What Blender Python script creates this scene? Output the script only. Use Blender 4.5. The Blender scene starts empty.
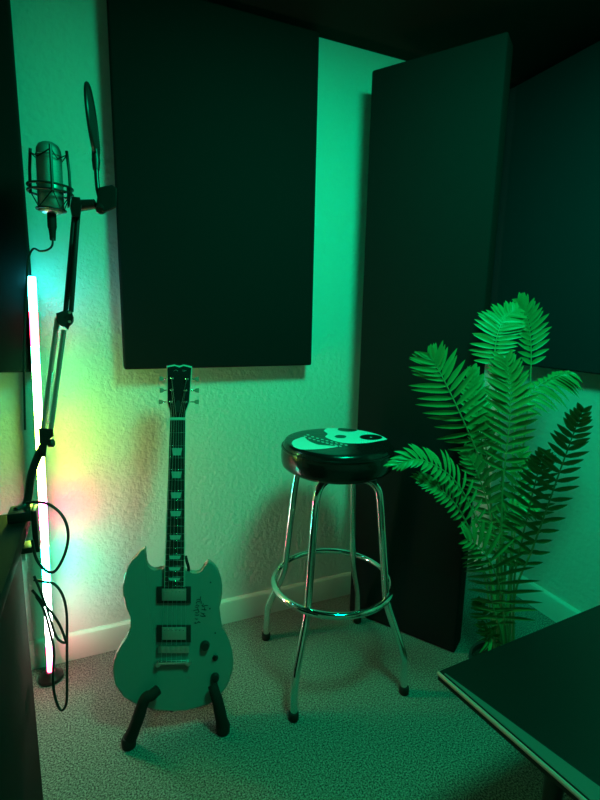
import bpy, bmesh, math, random
from mathutils import Vector, Matrix
random.seed(7)
sc = bpy.context.scene
COL = sc.collection
PI = math.pi

# ------------------------------------------------------------------ camera
CAM = Vector((0, 0, 1.17))
F = 470.0
RX, RY, RZ = (0.92093353, 0.05027563, -0.38646318), (-0.38921909, 0.16889746, -0.90552866), (0.01974662, 0.98435055, 0.17511157)
RM = Matrix((RX, RY, RZ))
cam_d = bpy.data.cameras.new('camera')
cam_d.sensor_fit = 'VERTICAL'; cam_d.sensor_height = 36; cam_d.lens = F / 800 * 36
cam_d.clip_start = 0.02
cam = bpy.data.objects.new('camera', cam_d); COL.objects.link(cam)
cam.matrix_world = Matrix.Translation(CAM) @ RM.to_4x4()
sc.camera = cam

def ray(x, y): return RM @ Vector((x - 300, -(y - 400), -F))
def at(x, y, d): return CAM + ray(x, y) * (d / F)          # a point d metres deep along the viewing axis
def on_z(x, y, z):
    r = ray(x, y); return CAM + r * ((z - CAM.z) / r.z)
def on_plane(x, y, o, n):
    r = ray(x, y); return CAM + r * ((o - CAM).dot(n) / r.dot(n))

# ------------------------------------------------------------------ materials
def mat(name, col, rough=.5, metal=0., spec=.5, coat=0., sheen=0., bump=None, speck=None, emit=None, trans=0.):
    m = bpy.data.materials.new(name); m.use_nodes = True
    nt = m.node_tree; b = nt.nodes['Principled BSDF']
    b.inputs['Base Color'].default_value = (*col, 1); b.inputs['Roughness'].default_value = rough
    b.inputs['Metallic'].default_value = metal; b.inputs['Specular IOR Level'].default_value = spec
    b.inputs['Coat Weight'].default_value = coat; b.inputs['Coat Roughness'].default_value = .08
    b.inputs['Sheen Weight'].default_value = sheen
    if emit:
        b.inputs['Emission Color'].default_value = (*emit[0], 1); b.inputs['Emission Strength'].default_value = emit[1]
    tc = nt.nodes.new('ShaderNodeTexCoord')
    if bump:                                                # list of (scale, strength, distance)
        prev = None
        for s, st, d in bump:
            n = nt.nodes.new('ShaderNodeTexNoise'); n.inputs['Scale'].default_value = s; n.inputs['Detail'].default_value = 3
            nt.links.new(tc.outputs['Object'], n.inputs['Vector'])
            bp = nt.nodes.new('ShaderNodeBump'); bp.inputs['Strength'].default_value = st; bp.inputs['Distance'].default_value = d
            nt.links.new(n.outputs['Fac'], bp.inputs['Height'])
            if prev: nt.links.new(prev.outputs['Normal'], bp.inputs['Normal'])
            prev = bp
        nt.links.new(prev.outputs['Normal'], b.inputs['Normal'])
    if speck:                                               # (scale, dark colour, light colour, lo, hi)
        n = nt.nodes.new('ShaderNodeTexNoise'); n.inputs['Scale'].default_value = speck[0]; n.inputs['Detail'].default_value = 4
        nt.links.new(tc.outputs['Object'], n.inputs['Vector'])
        r = nt.nodes.new('ShaderNodeValToRGB')
        r.color_ramp.elements[0].color = (*speck[1], 1); r.color_ramp.elements[1].color = (*speck[2], 1)
        r.color_ramp.elements[0].position = speck[3]; r.color_ramp.elements[1].position = speck[4]
        nt.links.new(n.outputs['Fac'], r.inputs['Fac']); nt.links.new(r.outputs['Color'], b.inputs['Base Color'])
    return m

M_WALL = mat('white_wall_paint', (.74, .74, .72), .75, spec=.3, bump=[(60, .7, .006), (170, .5, .002)])
M_TRIM = mat('white_trim_paint', (.74, .74, .72), .5, spec=.4)
M_CEIL = mat('dark_ceiling_paint', (.02, .02, .02), .9, spec=.1)
M_CARPET = mat('grey_carpet', (.2, .2, .2), .95, spec=.1, sheen=.2, bump=[(260, 1.0, .005), (60, .4, .006)],
               speck=(230, (.045, .046, .044), (.33, .34, .32), .38, .64))
M_FABRIC = mat('black_acoustic_fabric', (.011, .014, .016), .95, spec=.06, bump=[(600, .25, .0008)])
M_FABRIC2 = mat('charcoal_blue_acoustic_fabric', (.016, .032, .046), .95, spec=.06, bump=[(600, .25, .0008)])
M_BLACK = mat('black_plastic', (.012, .012, .013), .42, spec=.5)
M_RUBBER = mat('black_rubber', (.01, .01, .01), .75, spec=.3)
M_FOAM = mat('black_foam_sleeve', (.012, .012, .012), .85, spec=.25, bump=[(500, .3, .001)])
M_CHROME = mat('chrome', (.86, .87, .87), .09, metal=1.)
M_STEEL = mat('satin_steel', (.62, .62, .62), .3, metal=1.)
M_BLACKMETAL = mat('black_satin_metal', (.03, .03, .032), .3, metal=.6)
M_VINYL = mat('black_vinyl', (.006, .006, .007), .2, spec=.45, coat=.1, bump=[(14, .22, .012), (60, .12, .003)])
M_PRINT = mat('white_print', (.92, .92, .92), .4)
M_PRINTBLACK = mat('black_print', (.008, .008, .008), .3)
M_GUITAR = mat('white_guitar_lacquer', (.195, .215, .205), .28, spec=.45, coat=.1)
M_GUITARNECK = mat('dark_red_brown_neck_wood', (.10, .045, .03), .35)
M_EBONY = mat('black_headstock_lacquer', (.008, .009, .011), .25, coat=.3)
M_ROSE = mat('dark_rosewood', (.014, .010, .009), .45, bump=[(300, .15, .0005)])
M_PEARL = mat('pearl_inlay', (.42, .45, .42), .3)
M_CREAM = mat('cream_binding', (.62, .60, .52), .35)
M_BUTTON = mat('aged_tuner_button', (.30, .24, .19), .35)
M_PICKUP = mat('nickel_pickup_cover', (.55, .56, .54), .35, metal=.85)
M_MIC = mat('champagne_grey_microphone_metal', (.33, .35, .34), .35, metal=.8)
M_GRILLE = mat('steel_mesh_grille', (.30, .32, .31), .5, metal=.7, bump=[(900, .8, .001)])
M_CABLE = mat('black_cable_jacket', (.010, .010, .010), .4)
M_LEAF = mat('palm_leaf_green', (.045, .25, .075), .42, spec=.4)
M_STALK = mat('palm_stalk_green', (.10, .30, .11), .45)
M_POT = mat('dark_planter', (.02, .02, .022), .5)
M_SOIL = mat('dark_soil', (.02, .014, .010), .95, bump=[(80, 1, .01)])
M_GLOSS = mat('black_table_lacquer', (.008, .009, .010), .35, spec=.22)
M_EDGEREFLECT = mat('edge_reflection_tone', (.09, .10, .095), .35, spec=.4)  # paler tone for the reflection painted on the table top
M_PALEEDGE = mat('pale_metal_edge', (.50, .34, .31), .45, metal=.2)
M_DESK = mat('black_desk_laminate', (.008, .008, .008), .75, spec=.1)

# ------------------------------------------------------------------ mesh helpers
def empty(name, loc, label, cat, group=None):
    o = bpy.data.objects.new(name, None); COL.objects.link(o); o.empty_display_size = .05
    o.location = Vector(loc); o['label'] = label; o['category'] = cat
    if group: o['group'] = group
    return o
def tag(o, label, cat, group=None):
    o['label'] = label; o['category'] = cat
    if group: o['group'] = group
    return o
def world_loc(o):
    v = Vector((0, 0, 0))
    while o is not None: v += o.location; o = o.parent
    return v
def obj(name, bm, material, parent=None, smooth=True, angle=35, origin=None, label=None):
    """link a bmesh whose vertices are in room coordinates as one mesh object"""
    bmesh.ops.recalc_face_normals(bm, faces=bm.faces)
    org = Vector(origin) if origin is not None else None
    if org is None:
        org = Vector((0, 0, 0))
        if parent is None and len(bm.verts):
            lo = [min(v.co[i] for v in bm.verts) for i in range(3)]; hi = [max(v.co[i] for v in bm.verts) for i in range(3)]
            org = Vector(((lo[0] + hi[0]) / 2, (lo[1] + hi[1]) / 2, lo[2]))
        elif parent is not None: org = world_loc(parent)
    for v in bm.verts: v.co -= org
    me = bpy.data.meshes.new(name); bm.to_mesh(me); bm.free()
    mats = material if isinstance(material, (list, tuple)) else [material]
    for m in mats: me.materials.append(m)
    if smooth:
        me.polygons.foreach_set('use_smooth', [True] * len(me.polygons))
        me.set_sharp_from_angle(angle=math.radians(angle))
        for p in me.polygons:
            if len(p.vertices) > 4: p.use_smooth = False
    o = bpy.data.objects.new(name, me); COL.objects.link(o)
    if parent is not None:
        o.parent = parent; o.location = org - world_loc(parent)
    else: o.location = org
    if label: o['label'] = label
    return o
def struct(name, bm, m, **k):
    o = obj(name, bm, m, **k); o['kind'] = 'structure'; return o
def BM(): return bmesh.new()
def catmull(pts, n=8):
    pts = [Vector(p) for p in pts]
    if len(pts) < 3: return [pts[0].lerp(pts[-1], i / n) for i in range(n + 1)]
    out = []
    for i in range(len(pts) - 1):
        p0 = pts[i - 1] if i else pts[0] * 2 - pts[1]
        p1, p2 = pts[i], pts[i + 1]
        p3 = pts[i + 2] if i + 2 < len(pts) else pts[-1] * 2 - pts[-2]
        for k in range(n):
            t = k / n
            out.append(.5 * ((2 * p1) + (p2 - p0) * t + (2 * p0 - 5 * p1 + 4 * p2 - p3) * t * t + (3 * p1 - p0 - 3 * p2 + p3) * t ** 3))
    out.append(pts[-1]); return out
def tube(bm, pts, r, seg=12, closed=False, smooth=0, squash=None):
    """sweep a round section; r a number or a list along the points"""
    pts = catmull(pts, smooth) if smooth and not closed else [Vector(p) for p in pts]
    n = len(pts)
    rad = (lambda i: r) if not isinstance(r, (list, tuple)) else (lambda i: r[0] + (r[-1] - r[0]) * i / (n - 1) if len(r) == 2 else r[min(len(r) - 1, int(i * (len(r) - 1) / max(1, n - 1) + .5))])
    rings = []; nrm = None
    for i in range(n):
        a = pts[(i - 1) % n] if (closed or i) else pts[0]
        b = pts[(i + 1) % n] if (closed or i < n - 1) else pts[-1]
        t = (b - a).normalized()
        if nrm is None:
            ref = Vector((0, 0, 1)) if abs(t.z) < .9 else Vector((1, 0, 0))
            nrm = t.cross(ref).normalized()
        nrm = (nrm - t * nrm.dot(t)).normalized(); bi = t.cross(nrm)
        rr = rad(i)
        rings.append([bm.verts.new(pts[i] + nrm * (math.cos(2 * PI * k / seg) * rr) + bi * (math.sin(2 * PI * k / seg) * rr)) for k in range(seg)])
    for i in range(n if closed else n - 1):
        A, B = rings[i], rings[(i + 1) % n]
        for k in range(seg): bm.faces.new((A[k], A[(k + 1) % seg], B[(k + 1) % seg], B[k]))
    if not closed:
        bm.faces.new(rings[0]); bm.faces.new(rings[-1][::-1])
    return bm
def ring(bm, c, axis, R, r, n=48, seg=10):
    axis = Vector(axis).normalized(); u = axis.orthogonal().normalized(); v = axis.cross(u); c = Vector(c)
    return tube(bm, [c + u * math.cos(2 * PI * k / n) * R + v * math.sin(2 * PI * k / n) * R for k in range(n)], r, seg, closed=True)
def lathe(bm, c, axis, prof, seg=40):
    """prof: (radius, height along axis)"""
    axis = Vector(axis).normalized(); u = axis.orthogonal().normalized(); v = axis.cross(u); c = Vector(c)
    rings = []
    for R, h in prof:
        if R < 1e-6: rings.append([bm.verts.new(c + axis * h)])
        else: rings.append([bm.verts.new(c + axis * h + (u * math.cos(2 * PI * k / seg) + v * math.sin(2 * PI * k / seg)) * R) for k in range(seg)])
    for A, B in zip(rings, rings[1:]):
        for k in range(seg):
            q = [A[k % len(A)], A[(k + 1) % len(A)], B[(k + 1) % len(B)], B[k % len(B)]]
            q = list(dict.fromkeys(q))
            if len(q) > 2: bm.faces.new(q)
    for R0 in (rings[0], rings[-1]):
        if len(R0) > 2: bm.faces.new(R0)
    return bm
def box(bm, o, ax, ay, az, bevel=0., seg=2):
    """box from corner o spanned by three vectors"""
    o, ax, ay, az = Vector(o), Vector(ax), Vector(ay), Vector(az)
    v = [bm.verts.new(o + ax * i + ay * j + az * k) for k in (0, 1) for j in (0, 1) for i in (0, 1)]
    fs = [bm.faces.new([v[i] for i in q]) for q in ((0, 2, 3, 1), (4, 5, 7, 6), (0, 1, 5, 4), (2, 6, 7, 3), (0, 4, 6, 2), (1, 3, 7, 5))]
    if bevel:
        es = list({e for f in fs for e in f.edges})
        bmesh.ops.bevel(bm, geom=es, offset=bevel, segments=seg, profile=.6, affect='EDGES')
    return bm
def cbox(bm, c, sx, sy, sz, X=(1, 0, 0), Y=(0, 1, 0), Z=(0, 0, 1), bevel=0., seg=2):
    X, Y, Z, c = Vector(X).normalized() * sx, Vector(Y).normalized() * sy, Vector(Z).normalized() * sz, Vector(c)
    return box(bm, c - X / 2 - Y / 2 - Z / 2, X, Y, Z, bevel, seg)
def prism(bm, loop, d, bevel=0., seg=3):
    """loop of points pushed along vector d; the loop's rims may be rounded"""
    d = Vector(d)
    A = [bm.verts.new(Vector(p)) for p in loop]; B = [bm.verts.new(Vector(p) + d) for p in loop]
    f0 = bm.faces.new(A); f1 = bm.faces.new(B[::-1]); n = len(A)
    for i in range(n): bm.faces.new((A[i], B[i], B[(i + 1) % n], A[(i + 1) % n]))
    if bevel:
        es = list({e for f in (f0, f1) for e in f.edges})
        bmesh.ops.bevel(bm, geom=es, offset=bevel, segments=seg, profile=.55, affect='EDGES')
    return bm

# ------------------------------------------------------------------ the room
WX0, WX1, WY0, WY1, WZ = -1.75, 1.62, -1.7, 1.62, 2.10
T = .1
struct('floor', box(BM(), (WX0 - T, WY0 - T, -.1), (WX1 - WX0 + 2 * T, 0, 0), (0, WY1 - WY0 + 2 * T, 0), (0, 0, .1)), M_CARPET, smooth=False)
struct('ceiling', box(BM(), (WX0 - T, WY0 - T, WZ), (WX1 - WX0 + 2 * T, 0, 0), (0, WY1 - WY0 + 2 * T, 0), (0, 0, .1)), M_CEIL, smooth=False)
struct('wall_back', box(BM(), (WX0 - T, WY1, 0), (WX1 - WX0 + 2 * T, 0, 0), (0, T, 0), (0, 0, WZ)), M_WALL, smooth=False)
struct('wall_right', box(BM(), (WX1, WY0, 0), (T, 0, 0), (0, WY1 - WY0, 0), (0, 0, WZ)), M_WALL, smooth=False)
struct('wall_left', box(BM(), (WX0 - T, WY0, 0), (T, 0, 0), (0, WY1 - WY0, 0), (0, 0, WZ)), M_WALL, smooth=False)
struct('wall_front', box(BM(), (WX0 - T, WY0 - T, 0), (WX1 - WX0 + 2 * T, 0, 0), (0, T, 0), (0, 0, WZ)), M_WALL, smooth=False)
def skirting(name, a, b, inward):
    a, b, n = Vector(a), Vector(b), Vector(inward)
    prof = [(0, 0), (.016, 0), (.016, .078), (.013, .088), (.006, .094), (0, .095)]
    bm = BM(); prism(bm, [a + n * x + Vector((0, 0, z)) for x, z in prof], b - a)
    struct(name, bm, M_TRIM, angle=25)
skirting('baseboard_back', (WX0, WY1, 0), (WX1, WY1, 0), (0, -1, 0))
skirting('baseboard_right', (WX1, WY0, 0), (WX1, WY1 - .016, 0), (-1, 0, 0))

# ------------------------------------------------------------------ acoustic panels
def acoustic(name, o, ax, ay, az, m, label, group=None, nrm=None):
    """fabric wrapped panel: soft edged slab with a folded back frame"""
    root = empty(name, Vector(o) + Vector(ax) / 2 + Vector(ay) / 2, label, 'acoustic panel', group)
    o, ax, ay, az = map(Vector, (o, ax, ay, az)); d = ay.normalized()
    obj('fabric_face', box(BM(), o, ax, ay - d * .012, az, .008, 3), m, root)
    i = .012; X, Z = ax.normalized(), az.normalized()
    obj('back_frame', box(BM(), o + X * i + Z * i + ay - d * .012, ax - X * 2 * i, d * .0118, az - Z * 2 * i), M_BLACK, root, smooth=False)
    return root
G = 'black fabric acoustic panels'
acoustic('acoustic_panel', (.066, 1.556, .995), (.642, 0, 0), (0, .0635, 0), (0, 0, 1.085), M_FABRIC,
         'large black fabric acoustic panel hung on the wall above the white guitar')
acoustic('acoustic_panel', (1.556, 1.606, .995), (0, -.64, 0), (.0635, 0, 0), (0, 0, 1.085), M_FABRIC2,
         'bluish dark acoustic panel hung on the wall behind the palm')
acoustic('acoustic_panel', (-.80, 1.556, .995), (.628, 0, 0), (0, .0635, 0), (0, 0, 1.085), M_FABRIC,
         'dark acoustic panel hung on the wall behind the microphone and LED lamp')
PL = Vector((.8718, 1.4956, 0)); PD = Vector((.552, -.834, 0)).normalized(); PN = Vector((.834, .552, 0)).normalized()
acoustic('corner_acoustic_panel', PL + Vector((0, 0, .002)), PD * .42, PN * .10, (0, 0, 1.972), M_FABRIC,
         'tall black acoustic panel standing on the carpet across the room corner')

# ------------------------------------------------------------------ guitar
GB = at(172, 711, 1.33); GT = at(178, 365, 1.42)
gv = (GT - GB).normalized()
gn = Vector((-.15, -.985, 0)); gn = (gn - gv * gn.dot(gv)).normalized()     # the way the front faces
gu = gv.cross(gn).normalized()
if gu.x < 0: gu = -gu
def gp(x, y, w=0.):                 # a point on the guitar's front plane, lifted w metres
    return on_plane(x, y, GB + gn * w, gn)
guitar = empty('electric_guitar', Vector((GB.x, GB.y, 0)), 'white double-horned electric guitar leaning back on its floor stand', 'guitar')
crop = [(163, 29), (150, 38), (132, 54), (115, 76), (98, 105), (88, 130), (83, 165), (84, 200), (90, 232), (101, 258), (111, 280), (118, 302), (117, 324),
        (107, 345), (93, 362), (74, 387), (59, 412), (49, 442), (45, 472), (48, 500), (56, 526), (70, 552), (88, 572), (112, 590),
        (145, 603), (180, 612), (222, 618), (266, 621), (310, 619), (352, 613), (392, 600), (420, 582), (444, 558), (462, 533), (476, 500), (484, 468),
        (486, 438), (481, 404), (471, 370), (458, 342), (444, 318), (434, 295), (431, 270), (434, 244), (440, 222), (444, 195), (444, 165), (440, 138), (432, 112),
        (420, 94), (406, 82), (393, 76), (387, 84), (386, 98), (379, 112), (368, 123), (352, 129), (334, 128), (318, 119), (306, 104),
        (306, 112), (236, 112), (235, 100), (224, 110), (210, 116), (194, 117), (180, 111), (168, 98), (162, 82), (161, 64), (165, 46), (168, 34)]
bodyloop = [gp(100 + x / 3.633, 540 + y / 3.633) for x, y in crop]
bm = BM(); prism(bm, bodyloop, -gn * .036, .005, 3)
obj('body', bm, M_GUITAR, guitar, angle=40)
# neck
nl0, nr0, nl1, nr1 = (169.8, 419), (185.4, 419), (164.3, 587), (184.2, 587)
def neckpt(s, f, w):                # s 0 nut .. 1 body, f 0 left .. 1 right
    a = gp(nl0[0] + (nl1[0] - nl0[0]) * s, nl0[1] + (nl1[1] - nl0[1]) * s, w); b = gp(nr0[0] + (nr1[0] - nr0[0]) * s, nr0[1] + (nr1[1] - nr0[1]) * s, w)
    return a.lerp(b, f)
bm = BM(); rows = []
for i in range(9):
    s = i / 8; row = []
    for k in range(9):
        a = PI * k / 8; dep = .020 * math.sin(a)
        row.append(bm.verts.new(neckpt(s * .92, .5 - .5 * math.cos(a), 0.006) - gn * dep))
    rows.append(row)
for A, B in zip(rows, rows[1:]):
    for k in range(8): bm.faces.new((A[k], A[k + 1], B[k + 1], B[k]))
    bm.faces.new((A[8], A[0], B[0], B[8]))
bm.faces.new(rows[0]); bm.faces.new(rows[-1][::-1])
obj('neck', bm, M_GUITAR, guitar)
bm = BM(); prism(bm, [neckpt(0, 0, .006), neckpt(0, 1, .006), neckpt(1, 1, .006), neckpt(1, 0, .006)], gn * .005, .001, 1)
fb = obj('fingerboard', bm, M_ROSE, guitar)
bm = BM()
for f0, f1 in ((-.012, .022), (.978, 1.012)):
    prism(bm, [neckpt(0, f0, .0095), neckpt(0, f1, .0095), neckpt(1, f1, .0095), neckpt(1, f0, .0095)], gn * .0017)
obj('binding', bm, M_CREAM, fb, smooth=False)
YB, YN = 663., 419.
def fret_y(n): return YB - (YB - YN) * 2 ** (-n / 12)
for n in range(1, 22):
    s = (fret_y(n) - 419) / 168.
    if s > 1: break
    obj('fret', tube(BM(), [neckpt(s, .02, .0112), neckpt(s, .98, .0112)], .0009, 8), M_CHROME, fb)
for n in (3, 5, 7, 9, 12, 15, 17, 19):
    y0, y1 = fret_y(n - 1), fret_y(n); c = (y0 + y1) / 2; h = (y1 - y0) * .30
    s0, s1 = (c - h - 419) / 168, (c + h - 419) / 168
    if s1 > 1: break
    prm = [neckpt(s0, .18, .0112), neckpt(s0, .82, .0112), neckpt(s1, .74, .0112), neckpt(s1, .26, .0112)]
    bm = BM(); prism(bm, prm, gn * .0004); obj('inlay', bm, M_PEARL, fb, smooth=False)
bm = BM(); prism(bm, [gp(169.4, 417.6, .006), gp(185.8, 417.6, .006), gp(185.8, 420.4, .006), gp(169.4, 420.4, .006)], gn * .008, .001, 1)
obj('nut', bm, M_CREAM, guitar)
hs = [(166.6, 365.8), (170.5, 365.2), (174.5, 364.4), (179.5, 366.0), (184, 364.4), (188, 365.4), (192.2, 366.4), (191.6, 376), (190.6, 392), (189.7, 403), (187.8, 408.5), (185.9, 413), (185.4, 419.5),
      (170, 419.5), (169.8, 413), (168.6, 408.5), (166.9, 403.5), (167.0, 390), (167.0, 376)]
hloop = [gp(x, y, -.004) for x, y in hs]; hc = sum(hloop, Vector()) / len(hloop)
bm = BM(); prism(bm, hloop, -gn * .014, .001, 1); head = obj('headstock', bm, M_CREAM, guitar)
bm = BM(); prism(bm, [hc + (p - hc) * .93 + gn * .0001 for p in hloop], gn * .0022); obj('headstock_face', bm, M_EBONY, head, smooth=False)
bm = BM(); prism(bm, [hc + (p - hc) * .90 + gn * .0024 for p in [gp(174, 407, -.004), gp(176.5, 402, -.004), gp(179.5, 402, -.004), gp(182, 407, -.004), gp(181, 415, -.004), gp(175, 415, -.004)]], gn * .0012)
obj('truss_rod_cover', bm, M_BLACK, head, smooth=False)
bm = BM()                                                          # small logo strokes near the top of the headstock face
for a, b in (((173.5, 371), (176, 369.8)), ((176, 369.8), (178, 371)), ((182, 370), (186.4, 370.6)), ((182.2, 371.2), (185, 371.5))):
    tube(bm, [gp(*a, -.0015), gp(*b, -.0015)], .0007, 6)
obj('logo', bm, M_STEEL, head)
posts = [(171.6, 378.4, 161.6, 379), (171.6, 390, 162, 390.5), (170.6, 401.8, 161, 402), (186.6, 379, 196.4, 379.4), (185.3, 390.4, 196.6, 390.6), (185.3, 402, 196.4, 402)]
for px, py, bx, by in posts:
    t = obj('tuner', lathe(BM(), gp(px, py, -.0015), gn, [(.0052, 0), (.0052, .002), (.0036, .003), (.0034, .012), (.0026, .013), (0, .0132)], 20), M_CHROME, guitar)
    side = 1 if bx > px else -1
    e = gp(bx - side * 2.0, by, -.012); s0 = gp(px + side * 3.2, py, -.012)
    obj('tuner_shaft', tube(BM(), [s0, e], .0018, 8), M_CHROME, t)
    b = BM(); q = gp(bx + side * 2.2, by, -.012); d = (q - e)
    prism(b, [e + gv * .0035, e + d * .35 + gv * .0062, q + gv * .0072, q + d * .06, q - gv * .0072, e + d * .35 - gv * .0062, e - gv * .0035], gn * .006, .0015, 2)
    obj('tuner_button', b, M_BUTTON, t)
def gquad(x0, y0, x1, y1, w, h, bevel=.001, sk=0.):
    return prism(BM(), [gp(x0, y0 + sk, w), gp(x1, y0, w), gp(x1, y1, w), gp(x0, y1 + sk, w)], gn * h, bevel, 2)
for y0, y1 in ((586.2, 602.4), (624.6, 641.4)):
    p = obj('pickup', gquad(156.9, y0, 190.9, y1, 0, .007, .0015), M_BLACK, guitar)
    c = obj('pickup_cover', gquad(161.8, y0 + 2.2, 186.2, y1 - 2.0, .007, .004, .0015), M_PICKUP, p)
    b = BM()
    for k in range(6): lathe(b, gp(164.6 + k * 3.75, y0 + 5.2, .011), gn, [(.0022, 0), (.0022, .0008), (0, .001)], 12)
    obj('pole_screw', b, M_CHROME, p)
br = obj('bridge', gquad(157.6, 645.2, 189.2, 652.2, .004, .008, .002), M_STEEL, guitar)
for k in range(6):
    x = 160.4 + k * 4.9; obj('saddle', gquad(x, 646.0, x + 3.3, 650.8, .012, .003, .0006), M_PICKUP, br)
bm = BM(); A, B = gp(158.5, 662.6, .010), gp(187.5, 661.6, .010); tube(bm, [A, B], .0062, 14); tp = obj('tailpiece', bm, M_CHROME, guitar)
for p in (gp(158, 662.6, 0), gp(188, 661.6, 0)):
    obj('tailpiece_stud', lathe(BM(), p, gn, [(.0075, 0), (.0075, .013), (.006, .016), (0, .0165)], 20), M_STEEL, tp)
for x, y, r in ((204.9, 645.2, .0135), (215.0, 676.9, .0125)):
    obj('control_knob', lathe(BM(), gp(x, y, 0), gn, [(r, 0), (r, .004), (r * .82, .012), (r * .78, .014), (0, .0142)], 28), M_BLACK, guitar)
sw = obj('toggle_switch', lathe(BM(), gp(215.2, 657.4, 0), gn, [(.0085, 0), (.0085, .003), (.006, .005), (0, .0055)], 20), M_BLACK, guitar)
obj('switch_tip', tube(BM(), [gp(215.2, 657.4, .004), gp(215.6, 654.2, .018)], [.0025, .0035], 10), M_BLACK, sw)
obj('strap_button', lathe(BM(), GB - gn * .018 , -gv, [(.007, -.004), (.004, .002), (.004, .006), (.007, .009), (0, .010)], 16), M_BLACK, guitar)
bm = BM()                                                          # black strap end hanging beside the neck heel
tube(bm, [gp(185.5, 556, -.012), gp(187, 562, -.006), gp(188.6, 568, -.006), gp(188.0, 572.5, -.012)], .0045, 10, smooth=5)
obj('strap_loop', bm, M_RUBBER, guitar)
for x, y in ((210.6, 582.4), (215.2, 633), (209.8, 608.6)):
    obj('screw', lathe(BM(), gp(x, y, -.0005), gn, [(.0024, 0), (.002, .0014), (0, .0016)], 12), M_BLACK, guitar)
for k in range(6):
    f = .13 + .74 * k / 5
    a = gp(160.9 + k * 4.9 + .8, 662, .0165); b = neckpt(0, f, .0145)
    px, py = posts[(2, 1, 0, 3, 4, 5)[k]][:2]
    obj('string', tube(BM(), [a, gp(161.6 + k * 4.9, 648, .0165), b, gp(px, py, .005)], .00055 - .00005 * k, 6), M_STEEL, guitar)
# handwriting on the upper right of the body
bm = BM()
for pts in [[(235, 95), (228, 150)], [(170, 152), (205, 140), (235, 155)], [(165, 190), (195, 172), (228, 176)], [(168, 205), (172, 180)], [(240, 160), (243, 205)],
            [(160, 235), (185, 225), (210, 240)], [(150, 255), (180, 262), (200, 250)], [(250, 230), (275, 250), (300, 255)], [(272, 200), (268, 240)], [(285, 232), (345, 232)],
            [(125, 312), (165, 300), (205, 298)], [(190, 275), (200, 305), (212, 332)], [(245, 285), (280, 296), (322, 298)], [(290, 270), (300, 310)], [(375, 275), (372, 292)],
            [(155, 335), (180, 345), (205, 335)], [(150, 375), (185, 380), (212, 368)], [(235, 340), (265, 355), (295, 350)], [(225, 385), (265, 398), (312, 392)], [(255, 345), (280, 372), (305, 390)],
            [(150, 425), (175, 440), (195, 432)], [(135, 495), (170, 500), (205, 478), (232, 488)], [(150, 480), (160, 505)], [(195, 468), (215, 490)]]:
    tube(bm, [gp(185 + x / 15, 590 + y / 15, .0001) for x, y in pts], .0011, 5, smooth=3)
obj('handwriting', bm, M_PRINTBLACK, guitar, label='black marker handwriting')

# guitar stand
FL, FR = on_z(129, 741, .016), on_z(223, 727, .016)
stand = empty('guitar_stand', Vector(((FL.x + FR.x) / 2, (FL.y + FR.y) / 2 + .08, 0)), 'black folding guitar stand with foam arms under the white guitar', 'guitar stand')
for foot, tip, mid in ((FL, gp(158, 689.5, .0205), gp(144.5, 700, .034)), (FR, gp(212.6, 685, .0205), gp(217.5, 701, .034))):
    low = foot.lerp(mid, .5) + Vector((0, -.004, 0))
    arm = obj('arm', tube(BM(), [foot, low, mid, mid.lerp(tip, .55) + gn * .004, tip], [.018, .0165, .0155, .0145, .014], 14, smooth=7), M_FOAM, stand)
    obj('foot_cap', lathe(BM(), foot + Vector((0, 0, -.0155)), (0, 0, 1), [(.012, 0), (.019, .002), (.020, .022), (.016, .031), (0, .033)], 20), M_RUBBER, stand)
    back = Vector((foot.x + .03 * (1 if foot is FL else -1) + .03, foot.y + .20, .010))
    u_ = foot.lerp(low, .75)
    obj('rear_leg', tube(BM(), [u_, (u_ + back) / 2 + Vector((0, 0, .004)), back], .0085, 12, smooth=6), M_BLACKMETAL, stand)
    obj('rear_foot_cap', lathe(BM(), Vector((back.x, back.y, 0)), (0, 0, 1), [(.009, 0), (.013, .002), (.013, .018), (.009, .022), (0, .023)], 16), M_RUBBER, stand)
    if foot is FL: crossL = (u_ + back) / 2
    else: crossR = (u_ + back) / 2
obj('crossbar', tube(BM(), [crossL + Vector((0, .02, 0)), crossR + Vector((0, .02, 0))], .0075, 12), M_BLACKMETAL, stand)

# ------------------------------------------------------------------ bar stool
SZ = .79
SC = Vector((.671, 1.266, 0))
stool = empty('bar_stool', SC, 'chrome bar stool with round black vinyl seat and white skull print', 'stool')
SR = .175
def dome(r): return SZ - .006 * max(0, (r / SR - .90) / .1) ** 2 if r > .9 * SR else SZ
prof = [(0, .708)] + [(SR * .90, .708), (SR * .955, .710), (SR * .985, .715), (SR, .724), (SR * 1.008, .742), (SR * 1.005, .758), (SR * .99, .770), (SR * .965, .781)]
prof += [(SR * f, dome(SR * f)) for f in (.94, .9, .8, .6, .4, .2)] + [(0, SZ)]
obj('seat', lathe(BM(), SC, (0, 0, 1), prof, 72), M_VINYL, stool, angle=60)
obj('seat_piping', ring(BM(), SC + Vector((0, 0, .771)), (0, 0, 1), SR * .988, .004, 72, 8), M_VINYL, stool)
obj('seat_pan', lathe(BM(), SC, (0, 0, 1), [(0, .692), (.12, .692), (.15, .700), (.158, .708), (0, .7081)], 48), M_BLACKMETAL, stool)
def seat_px(x, y, dz):
    p = on_z(291 + x / 5.4545, 425.5 + y / 5.4545, SZ) - SC; p.z = 0; r = p.length
    if r > SR * .925: p *= SR * .925 / r
    return SC + p + Vector((0, 0, SZ + dz))
def flat_shape(pts, dz, h=.0006):
    pts = [seat_px(x, y, dz) for x, y in pts]
    bm = BM(); c = bm.verts.new(sum(pts, Vector()) / len(pts)); vs = [bm.verts.new(p) for p in pts]
    for i in range(len(vs)): bm.faces.new((c, vs[i], vs[(i + 1) % len(vs)]))
    return bm
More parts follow.
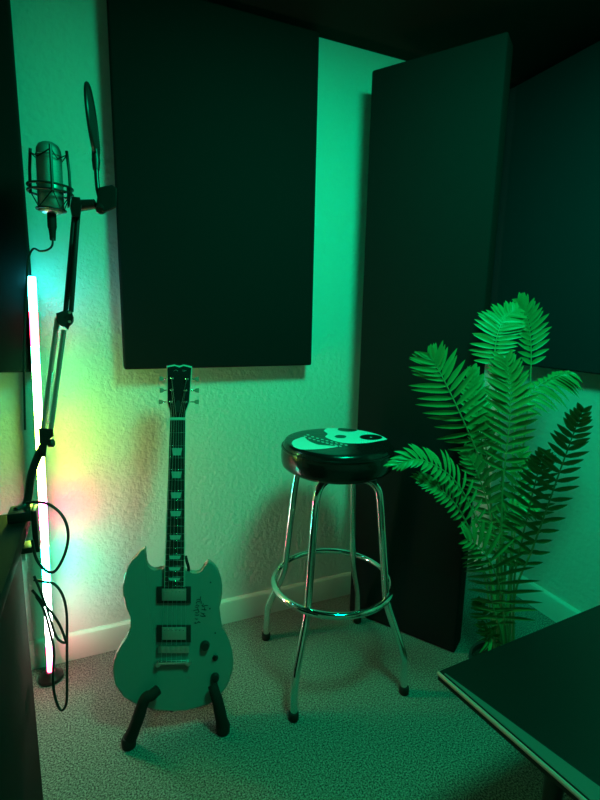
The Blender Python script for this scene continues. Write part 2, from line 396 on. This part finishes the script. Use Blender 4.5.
def smooth2(pts, n=4):
    v = catmull([Vector((x, y, 0)) for x, y in pts] + [Vector((*pts[0], 0))], n)[:-1]
    return [(p.x, p.y) for p in v]
skull = obj('skull_print', flat_shape(smooth2([(178, 30), (195, 17), (240, 10), (300, 9), (350, 12), (400, 21), (450, 33), (500, 48), (530, 66), (522, 78), (480, 86), (430, 95), (380, 99), (330, 99), (285, 96), (245, 88), (210, 76), (186, 62), (200, 48)]), .0009),
            M_PRINT, stool, smooth=False, label='white skull print')
jaw = obj('jaw_print', flat_shape(smooth2([(3, 98), (14, 82), (40, 71), (72, 63), (82, 74), (110, 92), (150, 106), (200, 114), (258, 114), (230, 122), (180, 128), (120, 132), (60, 132), (20, 122)]), .0009), M_PRINT, stool, smooth=False)
def blot(cx, cy, rx, ry, dz=.0016, n=20, sk=0): return flat_shape([(cx + rx * math.cos(2 * PI * k / n) + sk * math.sin(2 * PI * k / n), cy + ry * math.sin(2 * PI * k / n)) for k in range(n)], dz)
for cx, cy, rx, ry in ((308, 24, 54, 12), (436, 66, 62, 15)):
    obj('eye_socket', blot(cx, cy, rx, ry, sk=6), M_PRINTBLACK, skull, smooth=False)
obj('eye_glint', blot(436, 68, 6, 2, .0022, 8), M_PRINT, skull, smooth=False)
obj('nose_hole', flat_shape(smooth2([(236, 62), (255, 54), (290, 56), (302, 64), (285, 71), (252, 70)]), .0016), M_PRINTBLACK, skull, smooth=False)
for row, (x0, y0, x1, y1) in enumerate(((92, 52, 300, 108), (78, 60, 268, 114))):
    for k in range(9):
        t = k / 8; x = x0 + (x1 - x0) * t; y = y0 + (y1 - y0) * (t ** .8)
        obj('tooth_print', flat_shape([(x - 8, y - 2.5), (x + 6, y - 1), (x + 9, y + 3), (x - 5, y + 2)], .0009), M_PRINT, jaw, smooth=False)
for k in range(4):
    a = -2.461 + k * PI / 2
    d = Vector((math.cos(a), math.sin(a), 0))
    def P(r, z): return SC + d * r + Vector((0, 0, z))
    path = [P(.045, .680), P(.095, .680), P(.122, .675), P(.140, .658), P(.147, .630), P(.175, .38), P(.181, .315), P(.186, .285), P(.244, .150), P(.250, .130), P(.253, .108), P(.257, .018)]
    pts = []
    for i in range(len(path) - 1): pts += [path[i].lerp(path[i + 1], j / 3) for j in range(3)]
    pts.append(path[-1])
    for _ in range(2): pts = [pts[0]] + [(pts[i - 1] + pts[i] * 2 + pts[i + 1]) / 4 for i in range(1, len(pts) - 1)] + [pts[-1]]
    leg = obj('leg', tube(BM(), pts, .0115, 18), M_CHROME, stool)
    obj('rubber_foot', lathe(BM(), P(.2578, 0), (0, 0, 1), [(.0135, 0), (.0155, .003), (.0155, .022), (.0135, .026), (0, .0262)], 20), M_RUBBER, leg)
obj('foot_ring', ring(BM(), SC + Vector((0, 0, .315)), (0, 0, 1), .193, .0105, 80, 14), M_CHROME, stool)
obj('swivel_plate', lathe(BM(), SC, (0, 0, 1), [(0, .664), (.05, .664), (.055, .668), (.055, .692), (0, .6921)], 32), M_BLACKMETAL, stool)

# ------------------------------------------------------------------ LED corner lamp
LB, LT = at(50.5, 664, 1.83), at(29, 283, 1.50)
LB = on_plane(50.5, 669, Vector((0, 1.54, 0)), Vector((0, 1, 0))); LB.z = 0
LT = on_plane(32, 283, Vector((0, 1.54, 0)), Vector((0, 1, 0)))
ldir = (LT - LB).normalized()
lamp = empty('led_floor_lamp', LB, 'slim upright colour changing LED lamp glowing against the wall', 'lamp')
obj('base', lathe(BM(), LB, (0, 0, 1), [(.036, 0), (.038, .004), (.036, .012), (.03, .016), (.016, .03), (0, .031)], 36), M_BLACKMETAL, lamp)
front = Vector((.35, -.93, 0)); front = (front - ldir * front.dot(ldir)).normalized(); sd = ldir.cross(front).normalized()
def lp(h): return LB + ldir * h
obj('pole', box(BM(), lp(.02) - front * .013 - sd * .011, sd * .022, front * .010, ldir * ((LT - LB).length - .02), .002, 2), M_BLACKMETAL, lamp)
segs = [(.02, .12, (1.0, .06, .18), 6), (.12, .21, (1.0, .70, .62), 7.5), (.21, .33, (.72, 1.0, .80), 8), (.33, .455, (.03, 1.0, .56), 19), (.455, .495, (1.0, .40, .42), 6), (.495, .61, (1.0, .04, .21), 27),
        (.61, .67, (1.0, .62, .36), 6), (.67, .88, (.58, 1.0, .08), 14), (.88, 1.02, (.20, 1.0, .24), 10), (1.02, 1.07, (.06, 1.0, .34), 5), (1.07, 1.17, (1.0, .04, .13), 5.), (1.17, 1.265, (.06, .92, 1.0), 9)]
LAMP_K = 5.0
for h0, h1, c, s in segs:
    m = mat('led_glow', (.8, .8, .8), .5, emit=(c, s * LAMP_K))
    obj('diffuser', tube(BM(), [lp(h0), lp(h1)], .0105, 16), m, lamp)

# ------------------------------------------------------------------ desk at the left edge
DX = -.166
desk = empty('desk', (DX - .6, .75, 0), 'black desk carrying the microphone arm, mostly beyond the picture edge', 'desk')
obj('desk_top', box(BM(), (DX - 1.2, .45, .690), (1.2, 0, 0), (0, .72, 0), (0, 0, .03), .003), M_DESK, desk)
obj('side_panel', box(BM(), (DX - .032, .50, 0), (.022, 0, 0), (0, .58, 0), (0, 0, .6895), .002), M_DESK, desk)
obj('side_panel', box(BM(), (DX - 1.19, .50, 0), (.022, 0, 0), (0, .58, 0), (0, 0, .6895), .002), M_DESK, desk)

# ------------------------------------------------------------------ boom arm
AD = 1.05
arm = empty('microphone_boom_arm', at(44, 470, AD) , 'black scissor boom arm clamped to the desk and holding the microphone', 'microphone arm')
CL = at(37.5, 530, AD); CL = Vector((DX - .012, 1.13, .72))
bm = BM(); cbox(bm, CL + Vector((0, 0, .012)), .045, .05, .022, bevel=.003); cbox(bm, CL + Vector((.0265, 0, -.027)), .012, .04, .098, bevel=.003); cbox(bm, CL + Vector((0, 0, -.068)), .042, .04, .014, bevel=.003)
obj('clamp', bm, M_BLACKMETAL, arm)
obj('clamp_screw', tube(BM(), [CL + Vector((-.004, 0, -.098)), CL + Vector((-.004, 0, -.034))], .006, 12), M_STEEL, arm)
PB = at(43.5, 446, AD)
obj('pivot_post', tube(BM(), [CL + Vector((-.008, 0, .02)), at(27, 502, AD), at(31, 476, AD), at(38, 456, AD), at(43, 446, AD)], .0085, 14, smooth=5), M_BLACKMETAL, arm)
bm = BM(); e1 = (at(47, 432, AD) - at(43, 452, AD)).normalized()
prism(bm, [at(38.5, 428, AD - .012), at(53, 429, AD - .012), at(54, 436, AD - .012), at(46, 441, AD - .012), at(46, 457, AD - .012), at(40.5, 457, AD - .012)], (at(40, 440, AD + .014) - at(40, 440, AD - .012)), .003, 2)
lowb = obj('lower_bracket', bm, M_BLACKMETAL, arm)
obj('bracket_knob', lathe(BM(), at(46.2, 443.5, AD), (at(60, 443, AD) - at(46, 443.5, AD)).normalized(), [(.004, 0), (.004, .006), (.009, .007), (.009, .015), (.007, .017), (0, .0172)], 18), M_BLACK, lowb)
ELB = at(65, 319, AD)
for (a, b, r) in (((42.5, 434), (57.5, 318), .0052), ((50.5, 432), (64, 330), .0052)):
    obj('lower_rod', tube(BM(), [at(*a, AD), at(*b, AD)], r, 14), M_STEEL, arm)
for (a, b, r) in (((65.5, 312), (74.5, 212), .0052), ((71, 312), (78, 214), .0052)):
    obj('upper_rod', tube(BM(), [at(*a, AD), at(*b, AD)], r, 14), M_BLACKMETAL, arm)
def spring(a, b, R, r, turns):
    a, b = Vector(a), Vector(b); t = (b - a).normalized(); u = t.orthogonal().normalized(); v = t.cross(u); N = turns * 9
    return tube(BM(), [a + (b - a) * (i / N) + (u * math.cos(2 * PI * i / 9) + v * math.sin(2 * PI * i / 9)) * R for i in range(N + 1)], r, 5)
obj('spring', spring(at(48.5, 424, AD - .004), at(53, 372, AD - .004), .0042, .0008, 30), M_STEEL, arm)
obj('spring', spring(at(69.6, 300, AD - .004), at(74, 244, AD - .004), .0042, .0008, 32), M_BLACKMETAL, arm)
vd = (at(65, 319, 2) - at(65, 319, 1)).normalized()
el = obj('elbow_joint', lathe(BM(), ELB - vd * .017, vd, [(.0, 0), (.015, .0005), (.0175, .004), (.0175, .030), (.015, .0335), (0, .034)], 28), M_BLACK, arm)
obj('elbow_plate', prism(BM(), [at(56, 313, AD - .012), at(71, 310, AD - .012), at(74, 318, AD - .012), at(68, 330, AD - .012), at(57, 321, AD - .012)], vd * .024, .003, 2), M_BLACKMETAL, arm)
obj('elbow_bolt', lathe(BM(), at(69.5, 312.4, AD - .019), -vd, [(.003, 0), (.003, .003), (0, .0035)], 12), M_CHROME, el)
obj('elbow_bolt', lathe(BM(), at(69.5, 321.5, AD - .019), -vd, [(.003, 0), (.003, .003), (0, .0035)], 12), M_CHROME, el)
obj('head_joint', prism(BM(), [at(71.5, 196, AD - .012), at(80, 197, AD - .012), at(82, 206, AD - .012), at(80, 218, AD - .012), at(72, 216, AD - .012), at(70, 206, AD - .012)], vd * .026, .003, 2), M_BLACK, arm)
obj('mount_bar', tube(BM(), [at(76, 206, AD), at(95, 204, AD)], [.013, .010], 14), M_BLACK, arm)

# ------------------------------------------------------------------ microphone, shock mount, pop filter
MC = at(50.5, 192, AD)
up = (Vector((0, 0, 1)) + Vector((.02, 0, 0))).normalized()
mic = empty('condenser_microphone', MC + Vector((0, 0, -.05)), 'large silver condenser microphone held upright in a shock mount', 'microphone')
def mp(px, py): return at(px, py, AD)
h_of = lambda py: (at(50.5, py, AD) - MC).length * (1 if py < 192 else -1)
obj('body', lathe(BM(), MC, up, [(0, -.046), (.018, -.046), (.024, -.042), (.0265, -.034), (.0265, .010), (.0262, .012), (0, .0121)], 36), M_MIC, mic)
obj('grille', lathe(BM(), MC, up, [(0, .0122), (.0255, .0122), (.0258, .016), (.0258, .075), (.0245, .088), (.020, .097), (.012, .102), (0, .104)], 36), M_GRILLE, mic)
bm = BM(); ring(bm, MC + up * .014, up, .0262, .0016, 40, 8); ring(bm, MC + up * .074, up, .0260, .0013, 40, 8)
obj('grille_band', bm, M_CHROME, mic)
obj('cable_connector', lathe(BM(), MC, -up, [(.0095, .044), (.0095, .075), (.0075, .082), (.006, .104), (0, .1045)], 20), M_RUBBER, mic)
shock = empty('shock_mount', at(66, 196, AD), 'black ring shock mount with elastic cords around the microphone', 'shock mount')
bm = BM(); ring(bm, MC - up * .002, up, .045, .0026, 56, 8); ring(bm, MC + up * .010, up, .045, .0026, 56, 8)
obj('outer_ring', bm, M_BLACK, shock)
bm = BM(); ring(bm, MC - up * .038, up, .0295, .0024, 40, 8)
obj('inner_ring', bm, M_BLACK, shock)
right = (at(90, 190, AD) - at(50, 190, AD)).normalized(); vfl = vd - up * vd.dot(up); vfl.normalize()
right = (right - up * right.dot(up)).normalized()
for k in range(4):
    a = k * PI / 2 + .12; d = right * math.cos(a) + vfl * math.sin(a)
    obj('upright', tube(BM(), [MC + d * .045 + up * -.006, MC + d * .044 + up * .045, MC + d * .040 + up * .088], .0032, 8), M_BLACK, shock)
    e = d.lerp(right * math.cos(a + PI / 4) + vfl * math.sin(a + PI / 4), 1).normalized()
    obj('elastic', tube(BM(), [MC + d * .041 + up * .080, MC + e * .0292 + up * .066, MC + (right * math.cos(a + PI / 2) + vfl * math.sin(a + PI / 2)) * .041 + up * .080], .0013, 6), M_RUBBER, shock)
    obj('elastic', tube(BM(), [MC + d * .044 - up * .004, MC + e * .0325 - up * .038, MC + (right * math.cos(a + PI / 2) + vfl * math.sin(a + PI / 2)) * .044 - up * .004], .0013, 6), M_RUBBER, shock)
obj('bracket', prism(BM(), [at(66.5, 186, AD - .008), at(70, 185, AD - .008), at(71.2, 193, AD - .008), at(69.8, 206, AD - .008), at(67.5, 207, AD - .008)], vd * .016, .002, 2), M_BLACK, shock)

pop = empty('pop_filter', at(105, 203, AD), 'round black pop filter standing edge-on beside the microphone', 'pop filter')
PC = at(92.4, 122, AD); vdp = ray(92.4, 122).normalized()
pax = vdp.cross(at(97, 156, AD) - at(87.5, 88, AD)).normalized(); pax = (pax + vdp * .10).normalized()
obj('mesh_screen', lathe(BM(), PC, pax, [(0, -.0032), (.045, -.0028), (.069, -.0012), (.069, .0012), (.045, .0028), (0, .0032)], 48), mat('black_nylon_mesh', (.015, .016, .017), .8, bump=[(900, .5, .001)]), pop)
obj('hoop', ring(BM(), PC, pax, .0715, .0042, 64, 10), M_BLACK, pop)
edge = at(95.8, 154, AD)
obj('hoop_socket', tube(BM(), [at(95.2, 150, AD), at(96, 161, AD), at(96.2, 170, AD)], [.0075, .009, .007], 14), M_BLACK, pop)
obj('gooseneck', tube(BM(), [at(96.2, 166, AD), at(96.8, 178, AD), at(98, 190, AD), at(100.5, 200, AD)], .0052, 12, smooth=6), M_BLACKMETAL, pop)
bm = BM(); prism(bm, [at(99, 187, AD - .011), at(112, 184.5, AD - .011), at(117, 188, AD - .011), at(116.5, 206, AD - .011), at(104, 212, AD - .011), at(96, 207, AD - .011)], vd * .024, .003, 2)
obj('clamp', bm, M_BLACK, pop)
obj('clamp_knob', lathe(BM(), at(100.5, 206, AD), (at(101, 216, AD - .02) - at(100.5, 206, AD)).normalized(), [(.004, 0), (.004, .006), (.0105, .008), (.0105, .016), (.008, .018), (0, .0182)], 20), M_BLACKMETAL, pop)

# ------------------------------------------------------------------ hanging cables
CD = 1.03
def cable(pts, r, label, d=CD):
    o = obj('audio_cord', tube(BM(), [at(x, y, d) for x, y in pts], r, 10, smooth=7), M_CABLE)
    return tag(o, label, 'cable', None)
cable([(53, 238), (52, 246), (47, 250), (40, 251), (33, 249), (28, 262), (26, 300), (24, 360), (25, 430)], .0022, 'thin black cable dropping from the underside of the microphone')
cable([(26, 503), (38, 502), (50, 505), (61, 514), (67, 526), (68, 540), (64, 556), (57, 569), (51, 572.5), (44, 569), (36, 558), (32, 540)], .0030, 'black cable making a round loop in front of the pink wall glow', .98)
cable([(34, 580), (45, 582), (54, 584), (62, 594), (66.5, 612), (67, 640), (67, 680), (66.5, 702), (62.5, 710), (58, 706), (54, 692), (53, 672), (54, 655), (52, 640), (44, 610), (36, 596)], .0028,
      'black cable hanging in the longest loop down to the carpet')
cable([(32, 590), (44, 604), (52, 613), (60, 626), (65.5, 640), (65.5, 642.5), (61, 641.5), (55, 634), (46, 606), (40, 590), (34, 576)], .0026, 'short black cable loop crossing the glowing lamp', 1.0)

# ------------------------------------------------------------------ palm
PB_ = Vector((1.12, .955, 0))
palm = empty('potted_palm', PB_, 'green palm with feathery fronds growing between the corner panel and low table', 'plant')
obj('pot', lathe(BM(), PB_, (0, 0, 1), [(0, 0), (.075, 0), (.082, .004), (.094, .095), (.100, .097), (.100, .110), (.092, .110), (.090, .092), (0, .0921)], 40), M_POT, palm)
obj('soil', lathe(BM(), PB_, (0, 0, 1), [(0, .0925), (.0895, .0925), (.06, .101), (0, .105)], 32), M_SOIL, palm)
def frond(spine, face, n, Ll, Lr, w, start=.3, a0=72, a1=28, droop=.25, stalk_r=.0035, tipk=.45, peak=.35, cup=.25):
    sp = catmull(spine, 12); N = len(sp); face = Vector(face).normalized()
    bm = BM(); rnd = random.random
    last = None
    for i in range(n):
        t = start + (1 - start) * (i / (n - 1)) ** .95; f = t * (N - 1); k = min(N - 2, int(f)); p = sp[k].lerp(sp[k + 1], f - k)
        tg = (sp[k + 1] - sp[k]).normalized(); side = tg.cross(face).normalized(); fn = side.cross(tg).normalized()
        u = (t - start) / (1 - start)
        env = (.72 + .28 * min(1, u / peak)) if u < peak else 1 - (1 - tipk) * ((u - peak) / (1 - peak)) ** 1.6
        hub = bm.verts.new(p)
        if last is not None: bm.edges.new((last, hub))
        last = hub
        ang = math.radians(a0 + (a1 - a0) * u ** 1.3)
        for s, L in ((-1, Ll), (1, Lr)):
            if L <= 0: continue
            Lk = L * env * (.9 + .2 * rnd()); a = ang + math.radians(random.uniform(-5, 5))
            d = (tg * math.cos(a) + side * (s * math.sin(a)) + fn * (cup + random.uniform(-.12, .12))).normalized()
            wd = tg * math.sin(a) - side * (s * math.cos(a)); wd = (wd - d * wd.dot(d)).normalized(); nn = d.cross(wd) * (1 if s > 0 else -1)
            rows = []; dr = droop * (.8 + .4 * rnd())
            for q, ww in ((0, .30), (.18, .85), (.45, 1.0), (.72, .70), (.9, .34), (1, .02)):
                c = p + d * (Lk * q) + Vector((0, 0, -dr * Lk * q * q)) - fn * (dr * .35 * Lk * q * q)
                h = w * ww * .5 * (.75 + .25 * env)
                rows.append([bm.verts.new(c - wd * h + nn * h * .45), bm.verts.new(c) if q else hub, bm.verts.new(c + wd * h + nn * h * .45)])
            for A, B in zip(rows, rows[1:]):
                bm.faces.new((A[0], A[1], B[1], B[0])); bm.faces.new((A[1], A[2], B[2], B[1]))
    me = obj('frond', bm, M_LEAF, palm, angle=80)
    obj('stalk', tube(BM(), sp, [stalk_r, stalk_r * .3], 7), M_STALK, me)
    return me
V = lambda x, y, d: at(x, y, d)
cf = -ray(505, 450).normalized()                            # roughly towards the room
root = PB_ + Vector((0, 0, .098))
def R_(dx, dy): return root + Vector((dx, dy, 0))
# upright left frond over the corner panel
frond([R_(-.02, .0), V(497, 560, 1.42), V(488, 490, 1.38), V(478, 455, 1.35), V(464, 422, 1.32), V(448, 388, 1.31), V(436, 365, 1.31), V(431, 357, 1.31)], cf + Vector((-.15, 0, .1)), 20, .108, .098, .0155, .46, 76, 25, .05, cup=.04, tipk=.35)
# bright centre frond
frond([R_(.01, -.02), V(502, 570, 1.38), V(502, 500, 1.32), V(506, 455, 1.28), V(510, 415, 1.25), V(510, 385, 1.24), V(506, 362, 1.24)], cf + Vector((-.1, 0, .1)), 19, .090, .078, .0165, .44, 66, 34, .05, cup=.04, tipk=.5)
# tall upper left frond bowing to the back
frond([R_(0, .03), V(503, 540, 1.44), V(500, 430, 1.41), V(495, 380, 1.40), V(495, 350, 1.40), V(499, 330, 1.40), V(506, 317, 1.41), V(516, 310, 1.42)], cf, 21, .090, .080, .0155, .50, 76, 40, .10, cup=.03, tipk=.35)
# darker upper right frond behind
frond([R_(.03, .03), V(514, 540, 1.54), V(524, 440, 1.54), V(530, 385, 1.54), V(531, 345, 1.54), V(527, 318, 1.53), V(519, 302, 1.52)], cf + Vector((.25, 0, .1)), 17, .060, .085, .0165, .58, 55, 35, .15, cup=.08)
# right frond under the wall panel, leaflets hanging
frond([R_(.03, 0), V(512, 540, 1.46), V(513, 450, 1.44), V(519, 412, 1.43), V(534, 390, 1.43), V(553, 377, 1.43), V(568, 373, 1.42)], Vector((-.45, -.55, .75)), 15, .050, .090, .016, .52, 62, 30, .5, cup=.02)
# dark right fronds reaching up past the lit wall
frond([R_(.02, -.02), V(515, 595, 1.36), V(532, 550, 1.29), V(548, 505, 1.22), V(562, 465, 1.15), V(573, 435, 1.10), V(582, 412, 1.06)], Vector((-.38, -.36, -.75)), 20, .080, .060, .016, .28, 62, 35, .1, cup=.05)
frond([R_(.03, -.02), V(514, 585, 1.38), V(522, 540, 1.31), V(531, 500, 1.25), V(538, 472, 1.20), V(543, 454, 1.16)], Vector((-.38, -.36, -.75)), 17, .075, .070, .016, .28, 60, 32, .15, cup=.05)
# lower left frond arching out over the corner panel
frond([R_(-.03, 0), V(492, 590, 1.40), V(483, 540, 1.35), V(470, 505, 1.31), V(454, 480, 1.27), V(436, 466, 1.24), V(416, 459, 1.22), V(398, 464, 1.21)], Vector((-.15, -.75, .6)), 20, .045, .085, .014, .36, 70, 22, .25, cup=.1)
frond([R_(-.03, -.01), V(488, 595, 1.39), V(477, 550, 1.34), V(464, 518, 1.30), V(450, 498, 1.27), V(436, 487, 1.25), V(421, 481, 1.24)], Vector((-.2, -.75, .55)), 17, .040, .085, .013, .40, 66, 22, .25, cup=.1)
# low frond with long leaflets across the lit wall
frond([R_(0, -.03), V(505, 626, 1.34), V(502, 605, 1.32), V(498, 580, 1.29), V(489, 560, 1.27), V(478, 546, 1.26), V(468, 540, 1.25)], cf + Vector((-.1, 0, .3)), 14, .060, .130, .015, .22, 78, 40, .22, cup=.05)
frond([R_(-.01, -.03), V(500, 630, 1.35), V(494, 610, 1.33), V(489, 585, 1.31), V(482, 566, 1.29), V(472, 556, 1.28)], cf + Vector((-.2, 0, .3)), 12, .060, .075, .013, .25, 70, 40, .40, cup=.05)
# inner darker fronds filling the middle
frond([R_(0, .03), V(497, 570, 1.43), V(492, 515, 1.42), V(488, 470, 1.41), V(485, 435, 1.40), V(483, 408, 1.40)], cf + Vector((.2, 0, .1)), 17, .075, .070, .018, .25, 64, 32, .15, cup=.05)
frond([R_(0, .02), V(497, 560, 1.44), V(488, 480, 1.42), V(480, 430, 1.40), V(475, 398, 1.40), V(472, 372, 1.40)], cf + Vector((.3, 0, 0)), 15, .06, .075, .019, .48, 58, 30, .15, cup=.08)
frond([R_(.0, .02), V(500, 580, 1.42), V(494, 535, 1.39), V(486, 498, 1.37), V(476, 470, 1.36), V(466, 452, 1.36)], cf + Vector((-.2, 0, .2)), 14, .06, .075, .016, .36, 62, 30, .2, cup=.05)
frond([R_(.02, 0), V(508, 600, 1.42), V(511, 552, 1.41), V(513, 510, 1.40), V(517, 478, 1.39), V(522, 452, 1.38)], cf + Vector((.3, 0, .2)), 14, .065, .075, .016, .34, 62, 30, .2, cup=.05)
frond([R_(.0, .0), V(501, 600, 1.40), V(499, 560, 1.37), V(500, 530, 1.35), V(508, 512, 1.32), V(521, 505, 1.30), V(534, 508, 1.29)], cf + Vector((.0, 0, .6)), 13, .05, .06, .012, .40, 66, 30, .3, cup=.05)
for tgt in ((478, 600, 1.36), (482, 622, 1.35)):
    frond([R_(-.04, -.02), V(494, 640, 1.39), V(tgt[0] + 6, tgt[1] + 14, 1.37), V(*tgt)], cf + Vector((-.2, 0, .3)), 11, .05, .05, .014, .3, 50, 25, .3)
for bx, ex, ey in ((-.035, 490, 560), (-.01, 497, 555), (.015, 506, 552), (.035, 514, 556), (.0, 501, 540)):
    obj('stem', tube(BM(), [R_(bx, random.uniform(-.03, .03)), V((ex + 500) / 2, 615, 1.42), V(ex, ey, 1.42)], [.0055, .004], 9, smooth=6), M_STALK, palm)

# ------------------------------------------------------------------ low table in the near right corner
TZ = .42
tc0 = on_z(437, 672, TZ)
ex = (on_z(580, 613, TZ) - tc0); ex.z = 0; ex.normalize(); ey = (on_z(515, 740, TZ) - tc0); ey.z = 0; ey.normalize()
table = empty('low_table', tc0 + ex * .35 + ey * .3 - Vector((0, 0, TZ)), 'low black table with a pale metal edge strip, in front of the palm', 'table')
LXT, LYT = .72, .70
def tpt(a, b, z): return Vector((tc0.x, tc0.y, 0)) + ex * a + ey * b + Vector((0, 0, z))
bm = BM()
secs = [(.004, TZ - .022), (.004, TZ - .003), (.0045, TZ - .0025), (.052, TZ + .0), (.054, TZ + .0005)]
prism(bm, [tpt(.004, 0, TZ - .020), tpt(.004, 0, TZ - .004), tpt(.012, 0, TZ), tpt(LXT, 0, TZ), tpt(LXT, 0, TZ - .020)], ey * LYT)
obj('table_top', bm, M_GLOSS, table, smooth=False)
bm = BM(); prism(bm, [tpt(.001, 0, TZ - .0075), tpt(0, 0, TZ - .003), tpt(.002, 0, TZ + .0005), tpt(.0046, 0, TZ + .0005), tpt(.0038, 0, TZ - .0075)], ey * LYT)
obj('edge_strip', bm, M_PALEEDGE, table, smooth=False, label='pale metal edge strip')
bm = BM(); A = [tpt(.008, .012, TZ + .0006), tpt(.012, .012, TZ + .0006), tpt(.085, LYT, TZ + .0006), tpt(.008, LYT, TZ + .0006)]  # tapering paler wedge imitates green light reflected along the table edge
prism(bm, A, Vector((0, 0, .0012))); obj('painted_edge_reflection', bm, M_EDGEREFLECT, table, smooth=False)
for a, b in ((.17, .17), (LXT - .10, .12), (.17, LYT - .12), (LXT - .10, LYT - .12)):
    obj('leg', lathe(BM(), tpt(a, b, 0), (0, 0, 1), [(.014, 0), (.024, TZ - .0202), (0, TZ - .0201)], 20), M_BLACK, table)

# ------------------------------------------------------------------ light
def area(name, loc, target, size, power, col):
    l = bpy.data.lights.new(name, 'AREA'); l.shape = 'DISK'; l.size = size; l.energy = power; l.color = col
    o = bpy.data.objects.new(name, l); COL.objects.link(o); o.location = loc
    o.rotation_euler = (Vector(target) - Vector(loc)).to_track_quat('-Z', 'Y').to_euler()
    return o
area('green_room_light', (.64, .52, 2.06), (.72, .80, 0), .34, 24, (.0, 1., .41))
w = bpy.data.worlds.new('world'); sc.world = w; w.use_nodes = True
w.node_tree.nodes['Background'].inputs[0].default_value = (0, .02, .015, 1); w.node_tree.nodes['Background'].inputs[1].default_value = .1
sc.view_settings.view_transform = 'Standard'; sc.view_settings.look = 'None'; sc.view_settings.exposure = 0; sc.view_settings.gamma = 1; sc.view_settings.use_curve_mapping = False
